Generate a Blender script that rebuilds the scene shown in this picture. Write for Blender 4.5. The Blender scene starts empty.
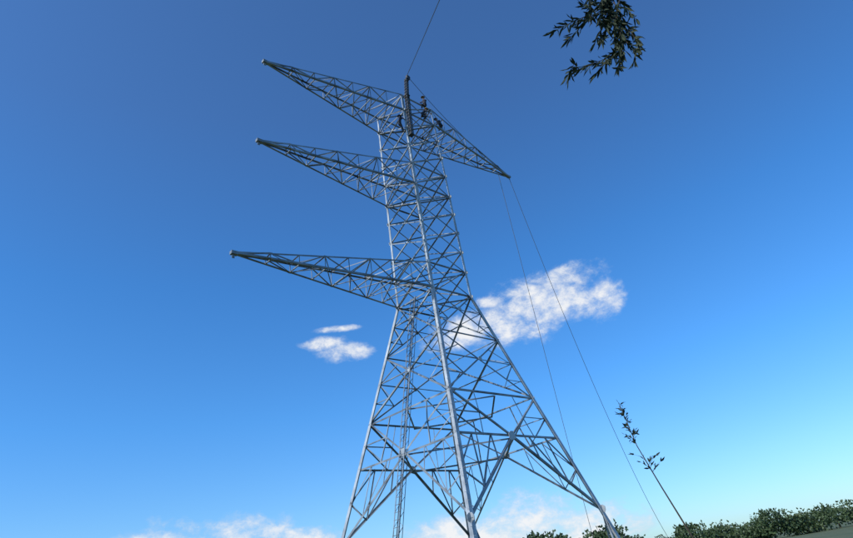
import bpy, math, random
import numpy as np
from mathutils import Vector, Matrix
random.seed(7)
V=Vector
scene=bpy.context.scene
coll=scene.collection
scene.view_settings.view_transform='Standard'
scene.view_settings.look='None'
scene.view_settings.exposure=0

# ------------------------------------------------------------------ helpers
def new_mat(name, base, rough=.6, metal=0., var=.25, scale=6., col2=None, bump=0.):
    m=bpy.data.materials.new(name); m.use_nodes=True
    nt=m.node_tree; b=nt.nodes['Principled BSDF']
    n=nt.nodes.new('ShaderNodeTexNoise'); n.inputs['Scale'].default_value=scale; n.inputs['Detail'].default_value=3
    tc=nt.nodes.new('ShaderNodeTexCoord'); nt.links.new(tc.outputs['Object'],n.inputs['Vector'])
    r=nt.nodes.new('ShaderNodeValToRGB'); r.color_ramp.elements[0].position=.3; r.color_ramp.elements[1].position=.7
    c2=col2 or tuple(min(1,c*(1+var)) for c in base)
    c1=tuple(c*(1-var) for c in base) if col2 is None else base
    r.color_ramp.elements[0].color=(*c1,1); r.color_ramp.elements[1].color=(*c2,1)
    nt.links.new(n.outputs['Fac'],r.inputs['Fac']); nt.links.new(r.outputs['Color'],b.inputs['Base Color'])
    b.inputs['Roughness'].default_value=rough; b.inputs['Metallic'].default_value=metal
    if bump:
        bp=nt.nodes.new('ShaderNodeBump'); bp.inputs['Strength'].default_value=bump
        nt.links.new(n.outputs['Fac'],bp.inputs['Height']); nt.links.new(bp.outputs['Normal'],b.inputs['Normal'])
    return m
def empty(name,loc=(0,0,0)):
    e=bpy.data.objects.new(name,None); e.location=loc; coll.objects.link(e); return e
def mesh_obj(name,vs,fs,mats,parent=None,midx=None,smooth=False):
    me=bpy.data.meshes.new(name); me.from_pydata([tuple(v) for v in vs],[],fs)
    for m in (mats if isinstance(mats,list) else [mats]): me.materials.append(m)
    if midx: me.polygons.foreach_set('material_index',midx)
    if smooth: me.polygons.foreach_set('use_smooth',[True]*len(me.polygons))
    me.update(); o=bpy.data.objects.new(name,me); coll.objects.link(o)
    if parent: o.parent=parent
    return o
class Geo:
    def __init__(s): s.v=[];s.f=[]
    def prism(s,a,b,prof,u,w):
        n=len(prof); i=len(s.v)
        for p in (a,b):
            for x,y in prof: s.v.append(p+u*x+w*y)
        for k in range(n):
            j=(k+1)%n; s.f.append((i+k,i+j,i+n+j,i+n+k))
        s.f.append(tuple(i+k for k in reversed(range(n)))); s.f.append(tuple(i+n+k for k in range(n)))
    def angle(s,a,b,size,u,w,t=None):
        a=V(a);b=V(b);ax=(b-a).normalized()
        t=t or size*.12
        u=V(u)-ax*V(u).dot(ax); u.normalize()
        w=V(w)-ax*V(w).dot(ax); w=w-u*w.dot(u)
        if w.length<1e-4: w=ax.cross(u)
        w.normalize()
        s.prism(a,b,[(0,0),(size,0),(size,t),(t,t),(t,size),(0,size)],u,w)
    def tube(s,pts,rads,n=6):
        i0=len(s.v)
        for k,p in enumerate(pts):
            p=V(p); a=V(pts[max(0,k-1)]); b=V(pts[min(len(pts)-1,k+1)])
            ax=(b-a).normalized(); r=V((0,0,1)) if abs(ax.z)<.9 else V((1,0,0))
            u=ax.cross(r).normalized(); w=ax.cross(u)
            rr=rads[k] if isinstance(rads,(list,tuple)) else rads
            for q in range(n):
                t=2*math.pi*q/n; s.v.append(p+u*math.cos(t)*rr+w*math.sin(t)*rr)
        for k in range(len(pts)-1):
            for q in range(n):
                r=(q+1)%n; s.f.append((i0+k*n+q,i0+k*n+r,i0+(k+1)*n+r,i0+(k+1)*n+q))
        s.f.append(tuple(i0+q for q in reversed(range(n)))); s.f.append(tuple(i0+(len(pts)-1)*n+q for q in range(n)))
    def box(s,c,hx,hy,hz,X=V((1,0,0)),Y=V((0,1,0)),Z=V((0,0,1))):
        c=V(c); s.prism(c-Z*hz,c+Z*hz,[(-hx,-hy),(hx,-hy),(hx,hy),(-hx,hy)],X,Y)
    def obj(s,name,mat,parent=None,smooth=False): return mesh_obj(name,s.v,s.f,mat,parent,smooth=smooth)

# ------------------------------------------------------------------ materials
M_steel=new_mat('galvanised_steel',(.38,.41,.43),rough=.5,metal=.2,var=.35,scale=1.3)
M_steel2=new_mat('galvanised_steel_bracing',(.20,.225,.245),rough=.55,metal=.2,var=.55,scale=.9)
M_dark=new_mat('dark_steel',(.05,.055,.06),rough=.6,metal=.3)
M_rope=new_mat('rope_fibre',(.10,.11,.12),rough=.9)
M_conc=new_mat('concrete',(.30,.29,.27),rough=.9,scale=4,bump=.3)
M_bark=new_mat('bark',(.06,.045,.03),rough=.95,scale=9,bump=.5)
M_leaf=new_mat('leaf_green',(.035,.06,.02),rough=.6,scale=2.,col2=(.06,.10,.03))
M_leafd=new_mat('leaf_dark',(.02,.033,.015),rough=.85,scale=1.,col2=(.035,.05,.022))
M_ground=new_mat('grass_ground',(.05,.08,.025),rough=1,scale=.15,col2=(.10,.11,.045))

# ------------------------------------------------------------------ tower
ws,wt,wb=1.95,1.72,6.95
zw,zm,zt,zc=20.04,28.93,36.42,38.15
ZG=9.2
def hw(z):
    if z<zw: return ws+(wb-ws)*(zw-z)/zw
    return ws+(wt-ws)*(z-zw)/(zt-zw)
def corner(sx,sy,z): w=hw(z); return V((sx*w,sy*w,z))
tower=empty('transmission_tower')
legs=Geo(); brace=Geo(); plates=Geo()
for sx in (-1,1):
    for sy in (-1,1):
        segs=[(0,5.2,.26),(5.2,12,.24),(12,zw,.22),(zw,zm,.18),(zm,zc,.14)]
        for a,b,s in segs:
            legs.angle(corner(sx,sy,a),corner(sx,sy,b+.05 if b<zc else b),s,(-sx,0,0),(0,-sy,0))
faces=[((-1,-1),(-1,1),V((1,0,0))),((-1,-1),(1,-1),V((0,1,0))),((1,-1),(1,1),V((-1,0,0))),((-1,1),(1,1),V((0,-1,0)))]
BS=.80
def member(a,b,s,inn,off=0.):
    a=V(a)+inn*off; b=V(b)+inn*off; ax=(b-a).normalized()
    brace.angle(a,b,s*BS,ax.cross(inn),inn)
def plate(c,inn,along,s):
    along=(along-inn*along.dot(inn)).normalized(); o=inn.cross(along)
    plates.prism(V(c)-inn*.012,V(c)+inn*.018,[(-s,-s*.6),(-s*.4,-s),(s*.5,-s),(s,-s*.3),(s,s*.5),(s*.3,s),(-s*.6,s)],along,o)
for fi,(A,B,inn) in enumerate(faces):
    cA=lambda z:corner(A[0],A[1],z); cB=lambda z:corner(B[0],B[1],z)
    lv=[zw]+[22.05]+[22.05+(zm-22.05)*k/4 for k in (1,2,3,4)]+[30.95]+[30.95+(zt-30.95)*k/3 for k in (1,2,3)]+[zc]
    for k in range(len(lv)-1):
        z0,z1=lv[k],lv[k+1]
        member(cA(z0),cB(z1),.105,inn,.035); member(cB(z0),cA(z1),.105,inn,.06)
        plate((cA(z0)+cB(z1))/2+inn*.02,inn,V((0,0,1)),.09)
        for q in(cA(z0),cB(z0)): plate(q+inn*.01,inn,V((0,0,1)),.12)
    for z in (zw,22.05,zm,30.95,zt,zc): member(cA(z),cB(z),.12,inn,.09)
    for z0,z1,s in ((16.4,zw,.12),(12.,16.4,.13)):
        a0,a1,b0,b1=cA(z0),cA(z1),cB(z0),cB(z1)
        member(a0,b1,s,inn,.04); member(b0,a1,s,inn,.075)
        t=hw(z0)/(hw(z0)+hw(z1)); X=a0.lerp(b1,t)
        plate(X,inn,V((0,0,1)),.15)
        zx=X.z; la=cA(zx); lb=cB(zx)
        member(la,X,.08,inn,.1) ; member(lb,X,.08,inn,.1)
        for (lo,hi,leg) in ((a0,a1,cA),(b0,b1,cB)):
            m0=lo.lerp(X,.5); m1=hi.lerp(X,.5)
            member(leg(zx),m0,.07,inn,.12); member(leg(zx),m1,.07,inn,.12)
            member(leg((z0+zx)/2),m0,.06,inn,.14)
    member(cA(12),cB(12),.13,inn,.1); member(cA(16.4),cB(16.4),.09,inn,.1)
    mid=(cA(ZG)+cB(ZG))/2; m12=(cA(12)+cB(12))/2
    member(cA(ZG),cB(ZG),.14,inn,.08)
    member(cA(12),mid,.13,inn,.04); member(cB(12),mid,.13,inn,.04)
    plate(mid,inn,V((0,0,1)),.28)
    for leg in (cA,cB):
        q=leg(12).lerp(mid,.5); member(leg(10.6),q,.08,inn,.1); member(leg(ZG).lerp(mid,.5),q,.08,inn,.12); member(leg(10.6),leg(ZG).lerp(mid,.5),.08,inn,.14)
        member(q,leg(12).lerp(m12,.55),.07,inn,.1)
        foot=leg(4.7)
        member(mid,foot,.17,inn,.05)
        plate(foot+inn*.03,inn,V((0,0,1)),.22)
        v1=mid.lerp(foot,.33); v2=mid.lerp(foot,.66)
        member(leg(7.2),v2,.09,inn,.12); member(leg(ZG).lerp(mid,.28),v2,.08,inn,.14); member(leg(ZG).lerp(mid,.62),v1,.08,inn,.1); member(leg(ZG).lerp(mid,.62),v2,.08,inn,.16)
        member(leg(ZG).lerp(mid,.28),leg(7.2),.08,inn,.16)
        ft=leg(.25); other=(cB if leg is cA else cA)(.25)
        inw=(other-ft).normalized()
        member(foot,ft+inw*1.7,.13,inn,.05)
        member(leg(2.4),foot.lerp(ft+inw*1.7,.5),.08,inn,.1)
def plan(z,s,diamond=True):
    c=[corner(-1,-1,z),corner(1,-1,z),corner(1,1,z),corner(-1,1,z)]
    dn=V((0,0,-1))
    if diamond:
        m=[(c[i]+c[(i+1)%4])/2 for i in range(4)]
        for i in range(4): member(m[i],m[(i+1)%4],s,dn,.1)
    else:
        member(c[0],c[2],s,dn,.1); member(c[1],c[3],s,dn,.14)
plan(ZG,.12); plan(12,.11); plan(zw,.1,False); plan(22.05,.08,False); plan(zm,.1,False); plan(30.95,.08,False); plan(zt,.1,False); plan(zc,.08,False)
arms=Geo()
def arm(sgn,length,z,h,n=7):
    tip=V((sgn*length,0,z))
    w0,w1=hw(z),hw(z+h)
    tw=.11
    ends={('l',s):(tip+V((0,s*tw,0)),V((sgn*w0,s*w0,z))) for s in(-1,1)}
    ends.update({('u',s):(tip+V((0,s*tw,.13)),V((sgn*w1,s*w1,z+h))) for s in(-1,1)})
    for (lv,s),(a,b) in ends.items():
        arms.angle(a,b,.125 if lv=='l' else .10,(0,-s,0),(0,0,1 if lv=='l' else -1))
    P=lambda lv,s,t: ends[(lv,s)][0].lerp(ends[(lv,s)][1],t)
    ts=[0]+[(k/n)**.9 for k in range(1,n+1)]
    def mm(a,b,s,inn): 
        ax=(b-a).normalized(); arms.angle(a+inn*.02,b+inn*.02,s,ax.cross(inn),inn)
    br=.06
    for k in range(1,n+1):
        t0,t1=ts[k-1],ts[k]
        for s in(-1,1):
            inn=V((0,-s,0))
            if k<n: mm(P('l',s,t1),P('u',s,t1),br,inn)
            if k%2: mm(P('l',s,t0),P('u',s,t1),br,inn)
            else: mm(P('u',s,t0),P('l',s,t1),br,inn)
        for lv,inn in (('l',V((0,0,1))),('u',V((0,0,-1)))):
            if k<n: mm(P(lv,-1,t1),P(lv,1,t1),br,inn)
            s=1 if k%2 else -1
            mm(P(lv,s,t0),P(lv,-s,t1),br,inn)
            if k>n-4 and lv=='l': mm(P(lv,-s,t0)+inn*.05,P(lv,s,t1)+inn*.05,br,inn)
    arms.box(tip+V((sgn*.05,0,.05)),.2,.14,.1)
    arms.box(tip+V((sgn*.1,0,-.16)),.08,.02,.12)
arm(-1,15.36,zw,2.0,8); arm(-1,13.70,zm,2.0,7); arm(-1,13.15,zt,1.73,7); arm(1,13.15,zt,1.73,7)
fnd=Geo()
for sx in(-1,1):
    for sy in(-1,1):
        p=corner(sx,sy,0); 
        fnd.prism(V((p.x,p.y,-.6)),V((p.x,p.y,.38)),[(-.55,-.55),(.55,-.55),(.55,.55),(-.55,.55)],V((1,0,0)),V((0,1,0)))
        for d in(V((-sx,0,0)),V((0,-sy,0))):
            q=p+d*1.7; fnd.prism(V((q.x,q.y,-.6)),V((q.x,q.y,.3)),[(-.25,-.25),(.25,-.25),(.25,.25),(-.25,.25)],V((1,0,0)),V((0,1,0)))
lad=Geo()
def fm(z): return V((-hw(z)-.12,0,z))
for s in(-1,1):
    lad.angle(fm(.4)+V((0,s*.26,0)),fm(zw)+V((0,s*.26,0)),.06,(0,-s,0),(1,0,0))
    lad.angle(fm(.4)+V((.3,s*.26,0)),fm(zw)+V((.3,s*.26,0)),.045,(0,-s,0),(-1,0,0))
z=.7;k=0
while z<zw:
    p=fm(z); lad.tube([p+V((0,-.26,0)),p+V((0,.26,0))],.018,5)
    q=fm(min(zw,z+.4)); s=1 if k%2 else -1
    lad.tube([p+V((0,s*.24,0)),q+V((.3,s*.24,0))],.014,4)
    lad.tube([p+V((.3,-s*.24,0)),q+V((.3,s*.24,0))],.014,4)
    z+=.4;k+=1
bolts=Geo()
for sx,sy in((-1,-1),(1,1)):
    z=3.;k=0
    while z<37.5:
        p=corner(sx,sy,z); d=V((sx,0,0)) if k%2 else V((0,sy,0))
        bolts.tube([p,p+d*.13],.009,4); z+=.42;k+=1
legs.obj('legs',M_steel,tower); brace.obj('bracing',M_steel2,tower); plates.obj('gusset_plates',M_steel,tower)
arms.obj('crossarms',M_steel2,tower); fnd.obj('foundations',M_conc,tower); lad.obj('ladder',M_steel2,tower); bolts.obj('step_bolts',M_steel,tower)

gp=empty('gin_pole'); g=Geo()
def box_lattice(b0,b1,h,step):
    ax=(b1-b0).normalized(); X=V((0,1,0)).cross(ax).normalized(); Y=ax.cross(X)
    cs=[(X*a+Y*b)*h for a,b in((-1,-1),(1,-1),(1,1),(-1,1))]
    for c in cs: g.angle(b0+c,b1+c,.075,-c.dot(X)*X,-c.dot(Y)*Y)
    n=max(1,int((b1-b0).length/step))
    for k in range(n):
        p=b0.lerp(b1,k/n); q=b0.lerp(b1,(k+1)/n)
        for i in range(4):
            c,d=cs[i],cs[(i+1)%4]
            g.tube([p+c,q+d],.02,4); g.tube([p+d,q+c],.02,4); g.tube([p+c,p+d],.018,4)
    return ax,X,Y
b0=V((-1.6,-1.98,33.6)); bm=V((-1.38,-1.98,37.9)); b1=V((-1.12,-1.98,39.9))
box_lattice(b0,bm,.15,.32); ax,X,Y=box_lattice(bm,b1,.13,.3)
g.box(bm,.19,.19,.05,X,Y,ax); g.box(b0,.19,.19,.05,X,Y,ax)
hd=b1+ax*.22+X*.08
g.box(hd-ax*.2,.17,.17,.04,X,Y,ax); g.box(hd,.07,.1,.3,X,Y,ax); g.tube([hd+X*.12-Y*.08+ax*.15,hd+X*.12+Y*.08+ax*.15],.19,14)
g.obj('mast',M_dark,gp)

def rope(name,a,b,sag,r=.022,n=28):
    gg=Geo(); a=V(a);b=V(b)
    gg.tube([a.lerp(b,k/n)-V((0,0,sag*4*(k/n)*(1-k/n))) for k in range(n+1)],r,5)
    return gg.obj(name,M_rope,None)
top=hd+ax*.3
rope('hoisting_rope',top,(-57,-91,0),2.0,.026)
rope('hoisting_rope',(11.6,0,36.3),(20,5,0),1.2)
rope('hoisting_rope',(13.25,0,36.2),(43,9.2,0),7.)
rope('hoisting_rope',top,(13.2,0,36.6),.8)
rope('hoisting_rope',(1.0,1.2,36.2),(6.5,6.5,0),.5)

# ------------------------------------------------------------------ workers
M_skin=new_mat('skin',(.25,.14,.09),rough=.6,var=.1)
M_shirt=new_mat('work_shirt',(.03,.04,.07),rough=.9)
M_trou=new_mat('work_trousers',(.02,.022,.03),rough=.9)
M_boot=new_mat('boots',(.015,.012,.01),rough=.6)
M_hel=new_mat('helmet_plastic',(.35,.22,.05),rough=.35,var=.05)
M_helw=new_mat('helmet_plastic_blue',(.05,.09,.2),rough=.35,var=.05)
def person(name,loc,yaw,pose,helmet):
    root=empty(name,loc); root.rotation_euler=(0,0,yaw)
    J=[];E=[];T=[];RD=[]
    def j(p,r,par=None,t=0):
        J.append(V(p));RD.append(r);i=len(J)-1
        if par is not None: E.append((par,i));T.append(t)
        return i
    P=pose
    pel=j(P['pel'],.14)
    wa=j(V(P['pel']).lerp(V(P['chest']),.45),.125,pel,1); ch=j(P['chest'],.155,wa,1)
    nk=j(P['neck'],.06,ch,1); hd_=V(P['head']); n2=j(V(P['neck']).lerp(hd_,.45),.055,nk,0)
    h1=j(hd_,.098,n2,0); h2=j(hd_+V((.0,0,.08)),.085,h1,0)
    for s in('L','R'):
        sy=1 if s=='L' else -1
        sh=j(V(P['chest'])+V((0,sy*.19,.08)),.065,ch,1)
        el=j(P['el'+s],.045,sh,1); ha=V(P['ha'+s]); wr=j(ha,.028,el,1)
        d=(ha-V(P['el'+s])).normalized(); side=d.cross(V((0,0,1)));side=side.normalized() if side.length>.1 else V((0,1,0))
        up=side.cross(d)
        pa=j(ha+d*.07,.036,wr,0)
        for q,(o,L) in enumerate(((-.032,.07),(-.011,.085),(.011,.08),(.032,.062))):
            f1=j(ha+d*.105+side*o,.011,pa,0); f2=j(ha+d*(.105+L*.5)+side*o-up*.012,.0095,f1,0); j(ha+d*(.105+L*.75)+side*o-up*.04,.008,f2,0)
        t1=j(ha+d*.05+side*(-.05*sy),.012,pa,0); j(ha+d*.09+side*(-.065*sy)-up*.02,.009,t1,0)
        hp=j(V(P['pel'])+V((0,sy*.1,-.03)),.1,pel,2); kn=j(P['kn'+s],.068,hp,2)
        an=j(P['an'+s],.045,kn,2); to=j(V(P['an'+s])+V((.16,0,-.06)),.04,an,3)
    me=bpy.data.meshes.new('body'); me.from_pydata(J,E,[]); o=bpy.data.objects.new('tmp',me); coll.objects.link(o)
    sk=o.modifiers.new('s','SKIN'); sk.use_smooth_shade=True
    for i,d in enumerate(me.skin_vertices[0].data): d.radius=(RD[i],RD[i]); d.use_root=(i==0)
    su=o.modifiers.new('u','SUBSURF'); su.levels=1; su.render_levels=1
    dg=bpy.context.evaluated_depsgraph_get(); dg.update(); em=bpy.data.meshes.new_from_object(o.evaluated_get(dg))
    bpy.data.objects.remove(o)
    em.materials.clear()
    for m in (M_skin,M_shirt,M_trou,M_boot): em.materials.append(m)
    for pl in em.polygons:
        c=pl.center; best=1e9
        for (a,b),t in zip(E,T):
            A=J[a];B=J[b];ab=B-A; k=max(0,min(1,(c-A).dot(ab)/max(ab.length_squared,1e-9)))
            dd=(c-(A+ab*k)).length-.5*(RD[a]*(1-k)+RD[b]*k)
            if dd<best: best=dd;bt=t
        pl.material_index=bt; pl.use_smooth=True
    bo=bpy.data.objects.new('body',em); coll.objects.link(bo); bo.parent=root
    fg=Geo(); f=hd_+V((.095,0,.03))
    fg.tube([f+V((-.01,0,.03)),f+V((.02,0,-.01)),f+V((.0,0,-.02))],[.008,.014,.01],6)
    for s in(-1,1): fg.tube([hd_+V((0,s*.09,.0)),hd_+V((0,s*.105,.04))],.02,6)
    fo=fg.obj('nose_and_ears',M_skin,root)
    eg=Geo()
    for s in(-1,1): eg.tube([f+V((-.02,s*.035,.03)),f+V((.0,s*.035,.03))],.011,6)
    eg.tube([f+V((-.01,-.025,-.05)),f+V((-.01,.025,-.05))],.007,5)
    eg.obj('eyes_and_mouth',M_boot,root)
    hg=Geo(); n=14; rings=[]
    c=hd_+V((0,0,.085))
    for k,(r,z) in enumerate(((.175,-.005),(.13,.0),(.127,.05),(.10,.1),(.05,.13),(.01,.137))):
        rings.append([c+V((r*math.cos(2*math.pi*q/n)*1.12+(.02 if k==0 else 0),r*math.sin(2*math.pi*q/n),z)) for q in range(n)])
    for rg in rings: hg.v+=rg
    for k in range(len(rings)-1):
        for q in range(n): r=(q+1)%n; hg.f.append((k*n+q,k*n+r,(k+1)*n+r,(k+1)*n+q))
    hg.f.append(tuple((len(rings)-1)*n+q for q in range(n)))
    hg.obj('helmet',helmet,root,smooth=True)
    bg=Geo(); w=J[wa]; bg.tube([w+V((0,0,-.03)),w+V((0,0,.03))],.15,12); bg.obj('harness_belt',M_boot,root)
    return root
sit=dict(pel=(0,0,.12),chest=(.10,0,.52),neck=(.14,0,.70),head=(.18,0,.84),elL=(.25,.28,.38),haL=(.45,.2,.3),elR=(.22,-.3,.4),haR=(.45,-.22,.28),
    knL=(.45,.16,.1),anL=(.45,.17,-.33),knR=(.43,-.16,.08),anR=(.35,-.17,-.35))
crouch=dict(pel=(-.1,0,.42),chest=(.15,0,.78),neck=(.28,0,.92),head=(.36,0,1.04),elL=(.38,.3,.6),haL=(.6,.2,.45),elR=(.36,-.3,.62),haR=(.62,-.18,.52),
    knL=(.32,.2,.5),anL=(0,.17,.1),knR=(.3,-.2,.46),anR=(.05,-.19,.1))
climb=dict(pel=(0,0,.95),chest=(.05,0,1.35),neck=(.07,0,1.53),head=(.09,0,1.67),elL=(.28,.25,1.5),haL=(.42,.12,1.75),elR=(.3,-.28,1.3),haR=(.45,-.12,1.45),
    knL=(.33,.14,.78),anL=(.25,.12,.38),knR=(.12,-.12,.52),anR=(.1,-.12,.1))
person('worker',(1.0,-1.66,38.16),math.radians(200),sit,M_hel)
person('worker',(2.7,-1.5,36.5),math.radians(160),crouch,M_helw)
person('worker',(.5,-1.66,36.5),math.radians(330),crouch,M_hel)
person('worker',(-2.25,-1.5,33.9),math.radians(-10),climb,M_helw)

# ------------------------------------------------------------------ vegetation
def leaf(g,p,d,L,w,nrm):
    d=d.normalized(); s=d.cross(nrm)
    if s.length<.05: s=d.cross(V((1,.2,.1)))
    s.normalize(); n=s.cross(d)
    i=len(g.v)
    g.v+=[p,p+d*L*.35+s*w*.5-n*.06*L,p+d*L*.7+s*w*.38-n*.10*L,p+d*L-n*.25*L,p+d*L*.7-s*w*.38-n*.10*L,p+d*L*.35-s*w*.5-n*.06*L]
    g.f.append((i,i+1,i+2,i+3,i+4,i+5))
def rv(): 
    while True:
        v=V((random.uniform(-1,1),random.uniform(-1,1),random.uniform(-1,1)))
        if .01<v.length<1: return v
def twig(wood,lv,pts,r0,step,L,w,per=2):
    pts=[V(p) for p in pts]; n=len(pts)
    wood.tube(pts,[r0*(1-.75*k/(n-1)) for k in range(n)],5)
    for k in range(n-1):
        a,b=pts[k],pts[k+1]; m=max(1,int((b-a).length/step)); dr=(b-a).normalized()
        for q in range(m):
            p=a.lerp(b,(q+random.random())/m)
            for _ in range(per):
                d=dr*.9+rv()*.9+V((0,0,-.2)); leaf(lv,p,d,L*random.uniform(.6,1.15),w*random.uniform(.7,1.1),rv())
    leaf(lv,pts[-1],dr,L,w,rv()); 
tree=empty('tree'); wood=Geo(); lv=Geo()
wood.tube([(-19.6,-30.4,-.2),(-19.7,-30.3,2),(-19.6,-30.2,4.5),(-19.9,-30,7),(-20,-30.1,9.5),(-19.8,-30.2,12)],[.3,.23,.2,.17,.12,.05],10)
Q=V((-23.1,-25.8,7.8)); e=V((.752,-.659,0)); fdir=V((.6,.6,0)).normalized()
def W(px,py,dp=0.):
    return Q+e*((px-569)*.0124)+V((0,0,1))*((38-py)*.0138)+fdir*dp
main=[W(640,-90,.3),W(622,-35,.1),W(616,0,.05),W(614,30,0),W(606,62,-.05)]
wood.tube([(-19.9,-30,7),(-20.6,-29,8.8),(-21.4,-28,9.8),main[0]],[.12,.1,.06,.024],8)
twig(wood,lv,main,.02,.03,.17,.035,3)
for pts in [[(616,-15),(592,2),(568,16),(545,24)],[(616,-5),(598,12),(582,20),(564,26)],[(614,5),(600,22),(588,36)],[(612,15),(598,32),(588,46)],[(612,-25),(596,-10),(582,2)],
            [(600,-30),(594,-5),(588,12)],[(620,-20),(606,8),(600,28)],[(622,0),(608,30),(603,50)],[(618,-30),(604,-2),(594,22)],[(618,10),(612,34),(604,58)],[(616,-30),(609,0),(606,30)],
            [(612,36),(600,54),(584,68),(560,73)],[(608,55),(592,66),(576,77)],[(608,60),(602,68),(598,78)],[(616,0),(626,18),(630,40)],[(614,20),(622,40),(622,62)],[(620,-30),(634,-10),(640,10)],[(614,36),(620,58),(614,74)],[(560,74),(553,73),(549,72)]]:
    twig(wood,lv,[W(a,b,random.uniform(-.12,.12)) for a,b in pts],.008,.032,.155,.032,2)
for _ in range(110):
    d=rv(); c=V((-19.3,-30.6,12.0))+V((d.x*3.1,d.y*2.9,d.z*2.5))
    st=V((-19.9,-30.1,random.uniform(8,11.5)))
    if _%3==0: wood.tube([st,st.lerp(c,.5)+V((0,0,.3)),c],[.05,.03,.012],5)
    for k in range(30): 
        q=c+rv()*.6; leaf(lv,q,rv()+V((0,0,-.3)),.24,.06,rv())
wood.obj('trunk_and_limbs',M_bark,tree,smooth=True); lv.obj('foliage',M_leafd,tree)

sap=empty('sapling'); wood=Geo(); lv=Geo()
sp=[V((-16.75,-22.6,-.05)),V((-16.95,-22.4,1.5)),V((-17.28,-22.05,3.1)),V((-17.42,-21.88,3.9)),V((-17.48,-21.80,4.75))]
wood.tube(sp,[.024,.019,.013,.009,.004],7)
for k in range(16):
    t=random.uniform(.1,1.)**.8; b=sp[2].lerp(sp[3],t/.5) if t<.5 else sp[3].lerp(sp[4],(t-.5)/.5)
    a_=random.uniform(0,6.28); L=.2*(1.2-t)
    pp=[b,b+V((math.cos(a_)*L*.5,math.sin(a_)*L*.5,L*.55)),b+V((math.cos(a_)*L,math.sin(a_)*L,L*.8))]
    twig(wood,lv,pp,.005,.07,.12,.035,2)
twig(wood,lv,[sp[3],sp[4]],.008,.05,.12,.035,2)
wood.obj('stem',M_bark,sap,smooth=True); lv.obj('leaves',M_leafd,sap)

dt=Geo(); dw=Geo()
Cx,Cy=-28.68,-28.03
def dtree(az,dist,h,wd,nl=8):
    c=V((Cx+dist*math.cos(math.radians(az)),Cy+dist*math.sin(math.radians(az)),0))
    dw.tube([c,c+V((0,0,h*.6))],[.3,.12],6)
    n=int(16*wd)
    lobes=[(c+V((random.uniform(-.5,.5)*wd,random.uniform(-.5,.5)*wd,h*random.uniform(.2,.8))),random.uniform(.16,.34)*wd) for _ in range(nl)]
    for L,r in lobes:
        for k in range(n):
            v=rv().normalized()*r*random.uniform(.5,1.1); v.z*=.8
            p=L+v
            if p.z>h: p.z=h-random.random()*.8
            if p.z<0: continue
            leaf(dt,p,rv(),random.uniform(.5,1.0),.5,rv())
dtree(38.9,135,9.4,8.5,10); dtree(37.6,140,8.6,7,10); dtree(34.2,150,9.0,7,10); dtree(33,145,8.2,7,10)
az=-8
while az<100:
    dtree(az,random.uniform(200,300),random.uniform(4.,8.) if az<60 else random.uniform(6,11),random.uniform(8,14))
    az+=random.uniform(.9,1.6)
dtr=empty('distant_trees'); dt.obj('foliage',M_leaf,dtr); dw.obj('trunks',M_bark,dtr)

N=60; gv=[];gf=[]
for i in range(N+1):
    for jx in range(N+1):
        x=(i/N*2-1); y=(jx/N*2-1)
        X_=math.copysign(abs(x)**2.5*3500,x); Y_=math.copysign(abs(y)**2.5*3500,y)
        rr=math.hypot(X_,Y_); gv.append((X_,Y_,(math.sin(X_*.05)*math.cos(Y_*.043))*min(.35,max(0,(rr-45)*.01))-.02))
for i in range(N):
    for jx in range(N): a=i*(N+1)+jx; gf.append((a,a+N+1,a+N+2,a+1))
mesh_obj('ground',gv,gf,M_ground,smooth=True)

# ------------------------------------------------------------------ sky + sun
SUN_AZ,SUN_EL=170.,40.
w=bpy.data.worlds.new('World'); scene.world=w; w.use_nodes=True; nt=w.node_tree; nt.nodes.clear()
try: w.cycles.sampling_method='MANUAL'; w.cycles.sample_map_resolution=256
except Exception: pass
nd=lambda t:nt.nodes.new(t); lk=nt.links.new
out=nd('ShaderNodeOutputWorld'); bg=nd('ShaderNodeBackground'); bg.inputs['Strength'].default_value=.1; lk(bg.outputs[0],out.inputs[0])
sky=nd('ShaderNodeTexSky'); sky.sky_type='NISHITA'; sky.sun_disc=False; sky.sun_elevation=math.radians(SUN_EL); sky.sun_rotation=math.radians(90-SUN_AZ)
sky.air_density=1.; sky.dust_density=.4; sky.ozone_density=3.
tc=nd('ShaderNodeTexCoord'); sep=nd('ShaderNodeSeparateXYZ'); lk(tc.outputs['Generated'],sep.inputs[0])
def mth(op,a,b=None,c=None,clamp=False):
    n=nd('ShaderNodeMath'); n.operation=op; n.use_clamp=clamp
    for i,x in enumerate((a,b,c)):
        if x is None: continue
        if isinstance(x,(int,float)): n.inputs[i].default_value=x
        else: lk(x,n.inputs[i])
    return n.outputs[0]
DEG=180/math.pi
az_=mth('MULTIPLY',mth('ARCTAN2',sep.outputs[1],sep.outputs[0]),DEG)
el_=mth('MULTIPLY',mth('ARCSINE',sep.outputs[2]),DEG)
def noise(scale,detail,rough=.6,dist=0.):
    mp=nd('ShaderNodeMapping'); mp.inputs['Scale'].default_value=(1,1,1.5); lk(tc.outputs['Generated'],mp.inputs[0])
    n=nd('ShaderNodeTexNoise'); n.inputs['Scale'].default_value=scale; n.inputs['Detail'].default_value=detail; n.inputs['Roughness'].default_value=rough; n.inputs['Distortion'].default_value=dist
    lk(mp.outputs[0],n.inputs['Vector']); return n.outputs['Fac']
n1=noise(21,9,.66,.15)
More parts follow.
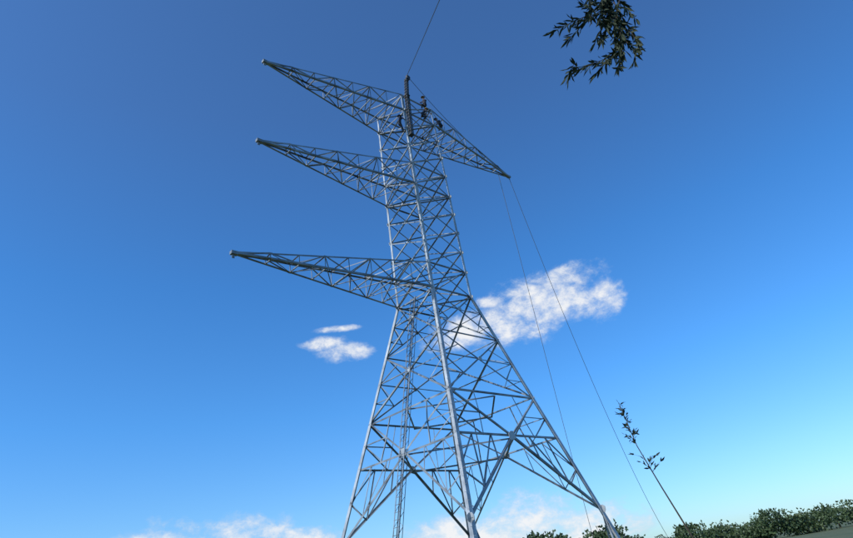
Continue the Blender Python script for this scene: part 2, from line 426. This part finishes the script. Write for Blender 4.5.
blobs=[(38.2,21.1,4.4,1.8),(35.0,21.9,4.2,2.5),(31.8,22.6,4.2,2.3),(28.8,21.4,2.7,1.8),(42.2,20.7,3.2,1.5),(30.8,24.5,2.4,.7),(38.6,23.2,1.5,.6),
       (53.9,20.5,2.3,.85),(55.9,21.5,1.8,.6),(54.8,22.8,2.1,.3),
       (39.5,3.3,4.4,2.2),(45.0,2.9,5.5,2.0),(34,2.2,4,1.8),
       (64.5,5.4,5,1.7),(69.0,5.2,5,1.9),(60.0,4.4,4,1.4),
       (110,24,7,2.5),(-15,18,9,3)]
m=None
for a,e_,ra,re in blobs:
    dx=mth('DIVIDE',mth('SUBTRACT',az_,a if a<180 else a-360),ra); dy=mth('DIVIDE',mth('SUBTRACT',el_,e_),re)
    b=mth('SUBTRACT',1.,mth('ADD',mth('MULTIPLY',dx,dx),mth('MULTIPLY',dy,dy)))
    m=b if m is None else mth('SMOOTH_MAX',m,b,.4)
m=mth('MAXIMUM',m,-3.)
dens=mth('ADD',m,mth('MULTIPLY',mth('SUBTRACT',n1,.49),5.6))
mr=nd('ShaderNodeMapRange'); mr.interpolation_type='SMOOTHSTEP'; mr.inputs['From Min'].default_value=-.7; mr.inputs['From Max'].default_value=1.5; lk(dens,mr.inputs['Value'])
cov=mth('MULTIPLY',mr.outputs[0],.96)
gr=nd('ShaderNodeValToRGB'); lk(mth('DIVIDE',el_,60.,clamp=True),gr.inputs[0])
els=gr.color_ramp.elements
GR=[(0,(.38,.54,.72)),(.1,(.35,.57,.79)),(.25,(.26,.59,.88)),(.45,(.24,.58,.88)),(.7,(.32,.55,.78)),(1,(.36,.56,.76))]
els[0].position=0; els[0].color=(*GR[0][1],1); els[1].position=1; els[1].color=(*GR[-1][1],1)
for p_,c_ in GR[1:-1]:
    q=els.new(p_); q.color=(*c_,1)
g2=nd('ShaderNodeVectorMath'); g2.operation='SCALE'; g2.inputs['Scale'].default_value=2.2; lk(gr.outputs[0],g2.inputs[0])
mix0=nd('ShaderNodeVectorMath'); mix0.operation='MULTIPLY'
lk(sky.outputs[0],mix0.inputs[0]); lk(g2.outputs[0],mix0.inputs[1])
mix=nd('ShaderNodeMix'); mix.data_type='RGBA'; lk(cov,mix.inputs[0]); lk(mix0.outputs[0],mix.inputs[6])
cr=nd('ShaderNodeValToRGB'); cr.color_ramp.elements[0].color=(.60,.72,.90,1); cr.color_ramp.elements[1].color=(.97,.98,1,1); cr.color_ramp.elements[0].position=.0; cr.color_ramp.elements[1].position=.65
lk(mth('MULTIPLY',dens,.5,clamp=True),cr.inputs[0])
sc=nd('ShaderNodeVectorMath'); sc.operation='SCALE'; lk(cr.outputs[0],sc.inputs[0]); sc.inputs['Scale'].default_value=9.3
lk(sc.outputs[0],mix.inputs[7]); lk(mix.outputs[2],bg.inputs['Color'])

sl=bpy.data.lights.new('sun','SUN'); sl.energy=4.0; sl.angle=math.radians(.5); sl.color=(1,.95,.87)
so=bpy.data.objects.new('sun',sl); coll.objects.link(so)
sd=V((math.cos(math.radians(SUN_AZ))*math.cos(math.radians(SUN_EL)),math.sin(math.radians(SUN_AZ))*math.cos(math.radians(SUN_EL)),math.sin(math.radians(SUN_EL))))
so.rotation_euler=sd.to_track_quat('Z','Y').to_euler(); so.location=sd*80

cd=bpy.data.cameras.new('camera'); co=bpy.data.objects.new('camera',cd); coll.objects.link(co)
cd.sensor_width=36; cd.lens=602.8/853*36; cd.clip_end=12000; cd.clip_start=.05
F=V((.63201,.62369,.45998)); R=V((.74481,-.6528,-.13822)); U=V((-.21407,-.42995,.87711)); C=V((-28.678,-28.0348,2.08))
co.matrix_world=Matrix(((R.x,U.x,-F.x,C.x),(R.y,U.y,-F.y,C.y),(R.z,U.z,-F.z,C.z),(0,0,0,1)))
scene.camera=co
